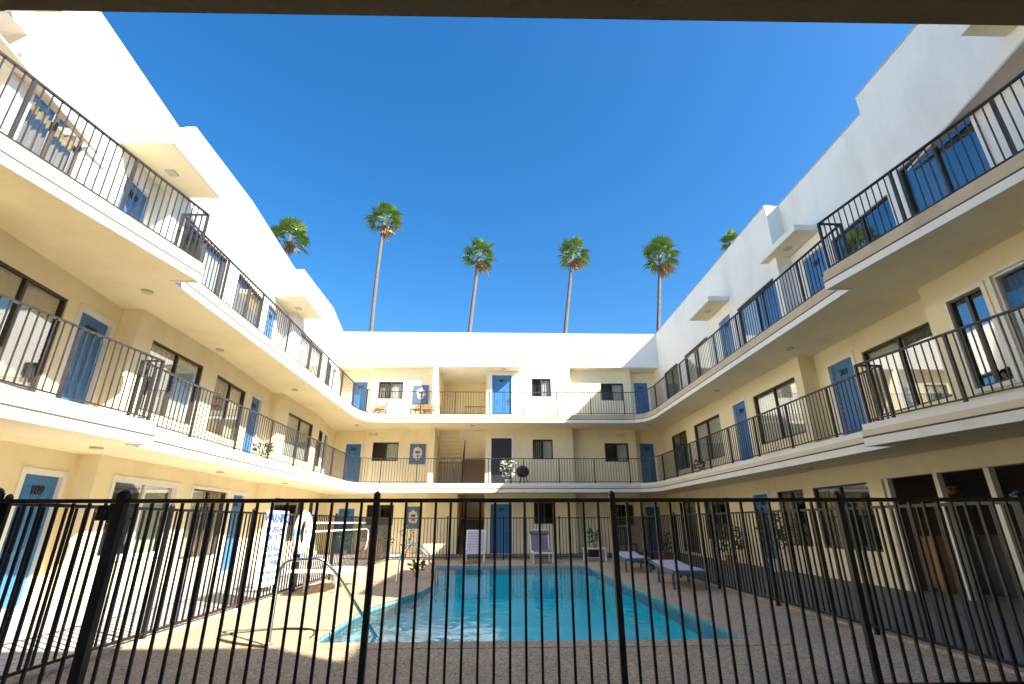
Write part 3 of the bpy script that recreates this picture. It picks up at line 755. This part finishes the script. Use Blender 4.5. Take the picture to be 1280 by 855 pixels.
# rescue pole rack on left fence
e = empty('rescue_pole', (SX+.07, 10.3, 1.12), 0, 'long white rescue pole lying on hooks along the left fence', 'rescue pole')
m = MB(); m.tube([(0, 0, .06), (0, 4.0, .06)], .018, 8); m.build('pole', 'plast', e, smooth=True)
m = MB(); m.tube([(0, .1, -.10), (0, 4.2, -.10)], .016, 8); m.tube(smooth_path([(0, 4.2, -.10), (0, 4.45, -.14), (0, 4.42, -.5), (0, 4.25, -.62)], 2), .014, 8); m.build('hook', 'plast', e, smooth=True)

# ------------------------------------------------------------------ furniture
def lounger(loc, rz, label, sling='sling', back=35, frame='plast', group='sun loungers around the pool'):
    e = empty('sun_lounger', loc, rz, label, 'sun lounger', group)
    L1 = 1.25; zb = .33
    m = MB()
    for y in (-.3, .3): m.box(-L1, .02, y-.02, y+.02, zb-.05, zb)
    m.box(-L1, -L1+.04, -.28, .28, zb-.05, zb); m.build('frame', frame, e, bevel=.004)
    m = MB()
    for i in range(13): m.box(-L1+.05+i*.095, -L1+.13+i*.095, -.279, .279, zb+.002, zb+.016)
    m.build('seat', sling, e)
    A = math.radians(back); c, s_ = math.cos(A), math.sin(A)
    T = lambda v: Vector((v.x*c-v.z*s_, v.y, v.x*s_+v.z*c+zb))
    m = MB()
    for y in (-.3, .3): m.box(0, .72, y-.02, y+.02, -.04, 0, 0, T)
    m.box(.69, .73, -.279, .279, -.04, 0, 0, T); m.build('backrest_frame', frame, e)
    m = MB()
    for i in range(7): m.box(.02+i*.095, .10+i*.095, -.279, .279, .002, .016, 0, T)
    m.build('backrest', sling, e)
    for x in (-L1+.15, .05):
        for y in (-.3, .3):
            k = MB(); k.box(x-.022, x+.022, y-.022, y+.022, 0, zb-.05); k.build('leg', frame, e, bevel=.003)
    return e
lounger((-3.15, 9.9, 0), math.radians(-97), 'white lounger with mauve slats lying flat beside the left fence in the sun', back=8, frame='plast')
lounger((-.68, 17.35, 0), math.radians(90), 'pale lounger with raised back against the far fence left of the blue door', back=58)
lounger((1.44, 17.3, 0), math.radians(90), 'mauve-grey lounger with dark headrest against the far fence under the window', 'slingd', back=58)
lounger((3.62, 14.3, 0), math.radians(86), 'long grey lounger lying flat at the far right corner of the deck', back=4, frame='grey')
lounger((3.68, 11.0, 0), math.radians(86), 'grey lounger lying flat along the right fence, nearest on the shaded side', back=4, frame='grey')
e = empty('headrest_pillow', (1.44, 17.62, .86), 0, 'dark pillow on the raised back of the mauve-grey lounger', 'pillow')
m = MB(); m.box(-.33, .33, -.10, .02, -.06, .07); m.build('cushion', 'slingd', e, bevel=.035)

def side_table(loc, label):
    e = empty('side_table', loc, 0, label, 'table')
    m = MB(); m.box(-.36, .36, -.25, .25, .36, .395); m.build('table_top', 'plast', e, bevel=.006)
    for x in (-.32, .32):
        for y in (-.2, .2):
            m = MB(); m.box(x-.025, x+.025, y-.025, y+.025, 0, .36); m.build('leg', 'plast', e)
    m = MB(); m.box(-.29, .29, -.18, .18, .10, .12); m.build('shelf', 'plast', e)
side_table((3.2, 17.1, 0), 'low white table at the far fence with a potted plant on top')
e = empty('storage_box', (3.2, 17.1, .12), 0, 'dark box on the shelf of the low white table', 'box')
m = MB(); m.box(-.2, .2, -.15, .12, 0, .2); m.build('box_body', 'fdark', e, bevel=.01)
m = MB(); m.box(-.21, .21, -.16, .13, .2, .225); m.build('lid', 'grey', e, bevel=.005)

def plant(loc, label, h=.6, r=.25, pot='terra', potr=.13, poth=.2, nleaf=90, leaf='leaf', upright=.5, group=None, seed=1, lw=.035):
    e = empty('potted_plant', loc, 0, label, 'plant', group)
    m = MB(); m.tube([(0, 0, 0), (0, 0, poth*.9), (0, 0, poth*.9), (0, 0, poth)], .1, 16, rs=[potr*.7, potr*.95, potr*1.08, potr*1.08]); m.build('pot', pot, e, smooth=False)
    rn = random.Random(seed); m = MB(); st = MB()
    for i in range(7):
        a = rn.random()*2*PI; st.tube(smooth_path([(0, 0, poth*.8), (.3*r*math.cos(a), .3*r*math.sin(a), poth+h*.4), (.7*r*math.cos(a), .7*r*math.sin(a), poth+h*rn.uniform(.6, .95))], 1), .006, 5)
    st.build('stem', 'leaf', e)
    for i in range(nleaf):
        a = rn.random()*2*PI; rr = r*rn.random()**.6; z = poth+h*(.15+.85*rn.random()); sh = 1-.5*abs(z-poth-h*.55)/h
        c = Vector((rr*sh*math.cos(a), rr*sh*math.sin(a), z))
        d = Vector((math.cos(a)+rn.uniform(-.5, .5), math.sin(a)+rn.uniform(-.5, .5), rn.uniform(-.3, 1)*upright*2)).normalized()
        w = d.cross(Vector((rn.uniform(-1, 1), rn.uniform(-1, 1), rn.uniform(-.3, 1)))).normalized()*lw*rn.uniform(.7, 1.3); ln = rn.uniform(.08, .17)
        m.add([c, c+d*ln*.5+w, c+d*ln, c+d*ln*.5-w], [(0, 1, 2, 3)])
    m.build('foliage', leaf, e)
    return e
plant((3.2, 17.1, .395), 'leafy plant in a small pot on the low white table', h=.42, r=.16, potr=.08, poth=.12, nleaf=70, seed=2)
plant((7.05, 13.2, 0), 'tall green plant in a pot beside the blue ground floor door on the right', h=1.15, r=.3, nleaf=220, seed=3, pot='plast', potr=.18, poth=.3)
plant((6.9, 15.4, 0), 'bushy dark plant in a pot against the right ground floor wall past the blue door', h=.8, r=.4, nleaf=200, seed=4, potr=.17, poth=.25)
plant((-1.85, 12.55, 0), 'small dark plant in a pot at the foot of the stainless grab rails', h=.22, r=.14, potr=.07, poth=.1, nleaf=50, seed=5)
plant((-5.95, 20.9, 0), 'spiky plant against the corner wall left of the ground floor window', h=.75, r=.3, nleaf=130, seed=6, upright=1, lw=.02, pot='grey')
plant((-5.1, 21.2, 0), 'spiky plant under the ground floor window at the back left', h=.75, r=.28, nleaf=130, seed=7, upright=1, lw=.02, pot='grey')
plant((-3.9, 18.9, 0), 'thin flowering plant in a pot behind the far fence near the brown box', h=.7, r=.2, nleaf=60, seed=8, pot='plast', lw=.025)
plant((-3.25, 19.4, 0), 'sparse plant in a clay pot behind the far fence below the blue wall panel', h=.9, r=.26, nleaf=70, seed=9, lw=.025)
plant((5.75, 17.8, 0), 'dark bush in a pot on the shaded walkway at the far right', h=.6, r=.3, nleaf=120, seed=10)
plant((.45, 20.25, F2), 'pale bushy plant on the middle balcony in front of the dark doorway', h=.75, r=.28, nleaf=120, seed=11, pot='plast', leaf=paint('pale_leaf', (.45, .47, .40), .7, .2))
plant((-5.05, 20.7, F3), 'dry brown plant on the top balcony near the corner door', h=.3, r=.2, nleaf=50, seed=12, leaf='leafd')
plant((-6.35, 9.9, F3), 'round dark plant in a pot at the end of the near top left balcony', h=.3, r=.2, nleaf=90, seed=13)
plant((7.0, 17.0, F2), 'small pot plant on the middle balcony against the right wall', h=.35, r=.16, nleaf=50, seed=14)
plant((-6.2, 13.2, F2), 'plant in a clay pot on the middle left balcony between window and blue door', h=.35, r=.2, nleaf=60, seed=15)
# brown planter box behind far fence
e = empty('planter_box', (-4.45, 18.6, 0), 0, 'tan wooden box standing behind the far left corner of the pool fence', 'box')
m = MB(); m.box(-.42, .42, -.2, .2, .05, .62); m.build('box_body', paint('tan_wood', (.45, .28, .16), .7, .15, 6), e, bevel=.01)
m = MB(); m.box(-.45, .45, -.23, .23, .62, .655); m.build('rim', 'wood', e)
for x in (-.36, .36):
    m = MB(); m.box(x-.03, x+.03, -.15, .15, 0, .05); m.build('foot', 'wood', e)

def chair(loc, rz, label, mat='wood', group=None, h=.85):
    e = empty('chair', loc, rz, label, 'chair', group)
    m = MB(); m.box(-.24, .24, -.24, .24, .41, .45); m.build('seat', mat, e, bevel=.008)
    m = MB()
    for i in range(5): m.box(-.22+i*.095, -.16+i*.095, .22, .24, .45, h)
    m.box(-.24, .24, .215, .245, h-.02, h+.05); m.build('backrest', mat, e, bevel=.004)
    for x in (-.22, .22):
        for y in (-.21, .21):
            k = MB(); k.box(x-.02, x+.02, y-.02, y+.02, 0, .41); k.build('leg', mat, e)
    return e
chair((-5.1, 20.9, F3), .3, 'low wooden chair on the top balcony under the window, left of the pair', h=.62, group='wooden balcony seats')
chair((-3.45, 20.9, F3), -.3, 'low wooden chair on the top balcony under the blue wall panel', h=.62, group='wooden balcony seats')
chair((-3.0, 20.95, F3), -.1, 'low wooden chair on the top balcony beside the white pillar', h=.62, group='wooden balcony seats')
chair((4.75, 18.9, 0), .4, 'blue-grey chair behind the far right corner of the pool fence', 'grey', h=.95)
# black bin + white bracket on middle balcony
e = empty('kettle_grill', (1.05, 20.35, F2), 0, 'black covered grill on the middle balcony right of the dark doorway', 'grill')
m = MB(); m.tube([(0, 0, .3), (0, 0, .38), (0, 0, .5), (0, 0, .56)], .1, 18, rs=[.12, .24, .27, .26]); m.build('bowl', 'fdark', e, smooth=True)
m = MB(); m.tube([(0, 0, .56), (0, 0, .64), (0, 0, .72), (0, 0, .76)], .1, 18, rs=[.265, .24, .15, .04]); m.build('lid', 'fdark', e, smooth=True)
for a in range(3):
    m = MB(); t = a*2.1; m.tube([(.12*math.cos(t), .12*math.sin(t), .34), (.25*math.cos(t), .25*math.sin(t), 0)], .014, 6); m.build('leg', 'fdark', e)
# lobby furniture
def cabinet(loc, rz, w, d, h, label, mat='fdark', cat='cabinet', name='cabinet'):
    e = empty(name, loc, rz, label, cat)
    m = MB(); m.box(-w/2, w/2, -d/2, d/2, .06, h-.03); m.build('carcass', mat, e, bevel=.006)
    m = MB(); m.box(-w/2-.02, w/2+.02, -d/2-.02, d/2+.02, h-.03, h); m.build('top', mat, e, bevel=.004)
    for s in (-1, 1):
        m = MB(); m.box(s*w*.245-w*.235, s*w*.245+w*.235, -d/2-.018, -d/2-.001, .1, h-.07); dd = m.build('door', mat, e, bevel=.003)
        k = MB(); k.tube([(s*.04, -d/2-.045, h*.5), (s*.04, -d/2-.019, h*.5)], .012, 8); k.build('knob', 'steel', dd)
    m = MB(); m.box(-w/2+.03, w/2-.03, -d/2+.04, d/2-.02, 0, .06); m.build('plinth', mat, e)
cabinet((8.6, 8.6, 0), -PI/2, 1.3, .5, .95, 'black cabinet in the open lobby, seen behind the first slim post')
cabinet((8.6, 6.9, 0), -PI/2, 1.3, .5, .95, 'black cabinet in the open lobby, nearer the camera behind the second slim post')
cabinet((8.0, 9.3, 0), -PI/2, .34, .3, .92, 'narrow brown wooden stand at the far end of the open lobby', 'wood', 'stand', 'wooden_stand')
e = empty('hanging_fern', (8.3, 9.0, 1.72), 0, 'dark hanging plant under the lobby ceiling', 'plant')
m = MB(); rn = random.Random(5)
for i in range(60):
    a = rn.random()*2*PI; c = Vector((.03*math.cos(a), .03*math.sin(a), .05)); d = Vector((math.cos(a), math.sin(a), rn.uniform(-.5, .6))).normalized(); w = Vector((-math.sin(a), math.cos(a), 0))*.02
    m.add([c, c+d*.12+w, c+d*.24+Vector((0, 0, -.06)), c+d*.12-w], [(0, 1, 2, 3)])
m.build('foliage', 'leaf', e); m = MB(); m.tube([(0, 0, .05), (0, 0, .57)], .006, 5); m.build('hanger', 'fdark', e); m = MB(); m.tube([(0, 0, -.08), (0, 0, .05)], .1, 14, rs=[.06, .1]); m.build('pot', 'terra', e)

# ------------------------------------------------------------------ palms
def palm(x, y, ztop, xlean, label, seed, scale=1.0):
    scale *= .92
    rn = random.Random(seed)
    e = empty('palm_tree', (x, y, 0), 0, label, 'palm tree', 'tall fan palms beyond the roof')
    zc = ztop
    # trunk
    pts = []; rs = []
    K = 46
    for i in range(K+1):
        t = i/K; pts.append((xlean*(t**1.6)+.12*math.sin(t*5+seed), .1*math.sin(t*4+seed*2), zc*t))
        rs.append((.24*(1-t)+.14*t+.12*math.exp(-t*20))*(1+rn.uniform(-.05, .05)))
    m = MB(); m.tube(pts, .2, 12, rs=rs); m.build('trunk', 'bark', e, smooth=True)
    cx, cy, cz = pts[-1]; C0 = Vector((cx, cy, cz))
    m = MB(); md = MB(); st = MB()
    def fan(mb, base, d, pet, rad, droop, nseg=15, mi=0):
        d = d.normalized(); side = d.cross(Vector((0, 0, 1)))
        if side.length < .05: side = Vector((1, 0, 0))
        side.normalize(); nrm = side.cross(d).normalized()
        roll = rn.uniform(-.6, .6); sd = side*math.cos(roll)+nrm*math.sin(roll); nr = -side*math.sin(roll)+nrm*math.cos(roll)
        tip = base+d*pet+Vector((0, 0, -droop*pet*.3))
        st.tube([base, base+d*pet*.5+Vector((0, 0, -.02)), tip], .012, 4, cap=False)
        for j in range(nseg):
            a = (-1+2*j/(nseg-1))*1.9
            dd = (d*math.cos(a)+sd*math.sin(a)).normalized()
            l = rad*(1-.22*abs(a)/1.9)*rn.uniform(.82, 1.1)
            w = (nr*.25+dd.cross(nr).normalized()).normalized()*rad*.085
            p1 = tip+dd*l*.55+nr*(-.05)*abs(a)+Vector((0, 0, -droop*.05)); p2 = tip+dd*l+Vector((0, 0, -(.10+.30*droop)*l*rn.uniform(.6, 1.4)))
            mb.add([tip, p1+w, p2, p1-w], [(0, 1, 2, 3)])
    nl = 26
    for i in range(nl):
        t = (i+.5)/nl; el = math.radians(84-112*t**.85+rn.uniform(-8, 8)); a = i*2.39996+rn.uniform(-.3, .3)
        d = Vector((math.cos(a)*math.cos(el), math.sin(a)*math.cos(el), math.sin(el)))
        fan(m, C0+Vector((0, 0, rn.uniform(-.25, .1)))*scale, d, rn.uniform(.65, 1.0)*scale, rn.uniform(.78, 1.05)*scale, max(0, .6-math.sin(el))*.8)
    for i in range(14):
        el = math.radians(rn.uniform(-78, -32)); a = rn.random()*2*PI if i > 9 else .3+rn.uniform(-.9, .9)
        d = Vector((math.cos(a)*math.cos(el), math.sin(a)*math.cos(el), math.sin(el)))
        fan(md, C0+Vector((0, 0, rn.uniform(-.6, -.1)))*scale, d, rn.uniform(.4, .95)*scale, rn.uniform(.45, .65)*scale, .9, 9)
    m.build('crown', 'leafp', e); md.build('dead_leaves', 'leafd', e); st.build('leaf_stalk', 'leafp', e)
palm(-11.05, 40, 28.5, .1, 'tallest palm with ragged skirt, second from the left above the roof', 1, 1.2)
palm(-3.0, 40, 24.9, 1.1, 'slim palm standing left of centre above the back parapet', 2, 1.15)
palm(4.9, 40, 25.0, 2.0, 'slim palm standing just right of centre above the back parapet', 3, 1.1)
palm(12.9, 40, 25.0, 2.4, 'palm with loose hanging fronds, next to the right wing roof', 4, 1.3)
palm(-20.4, 40, 26.7, .8, 'palm crown peeking over the left wing roof with light trunk top', 5, 1.3)
palm(22.9, 40, 26.6, -.4, 'palm top barely showing over the right wing roof', 6, .8)

# ------------------------------------------------------------------ light, sky, camera
sd = Vector((1.0, -.68, .96)).normalized()
elev = math.asin(sd.z); rot = math.atan2(sd.x, sd.y)
w = bpy.data.worlds.new('World'); S.world = w; w.use_nodes = True
nt = w.node_tree; nt.nodes.clear()
o = nt.nodes.new('ShaderNodeOutputWorld'); bg = nt.nodes.new('ShaderNodeBackground'); sky = nt.nodes.new('ShaderNodeTexSky')
sky.sky_type = 'NISHITA'; sky.sun_disc = False; sky.sun_elevation = elev; sky.sun_rotation = rot
sky.altitude = 100; sky.air_density = 1.15; sky.dust_density = 1.3; sky.ozone_density = 4.0
bg.inputs['Strength'].default_value = .05
hs = nt.nodes.new('ShaderNodeHueSaturation'); hs.inputs['Saturation'].default_value = 1.33; hs.inputs['Value'].default_value = 1.58
nt.links.new(sky.outputs[0], hs.inputs['Color']); nt.links.new(hs.outputs[0], bg.inputs[0]); nt.links.new(bg.outputs[0], o.inputs[0])
ld = bpy.data.lights.new('sun', 'SUN'); ld.energy = 5.0; ld.angle = math.radians(.53); ld.color = (1, .92, .78)
lo = bpy.data.objects.new('sun', ld); COL.objects.link(lo); lo.rotation_euler = sd.to_track_quat('Z', 'Y').to_euler()

cam = bpy.data.cameras.new('camera'); co = bpy.data.objects.new('camera', cam); COL.objects.link(co)
p, yw, r = .3558, .0313, -.0031
f = Vector((math.sin(yw)*math.cos(p), math.cos(yw)*math.cos(p), math.sin(p)))
rt = Vector((math.cos(yw), -math.sin(yw), 0)); up = rt.cross(f)
R_ = rt*math.cos(r)+up*math.sin(r); U_ = -rt*math.sin(r)+up*math.cos(r)
mw = Matrix.Identity(4)
for i in range(3): mw[i][0] = R_[i]; mw[i][1] = U_[i]; mw[i][2] = -f[i]
mw[0][3], mw[1][3], mw[2][3] = 0, 0, 1.1777
co.matrix_world = mw
cam.sensor_width = 36; cam.lens = 36*607.13/1280; cam.clip_start = .05; cam.clip_end = 2000
S.camera = co
S.view_settings.view_transform = 'Standard'; S.view_settings.look = 'None'; S.view_settings.exposure = 1.74; S.view_settings.gamma = 1
S.view_settings.use_curve_mapping = False
S.cycles.max_bounces = 10; S.cycles.diffuse_bounces = 6; S.cycles.transparent_max_bounces = 12; S.cycles.glossy_bounces = 4
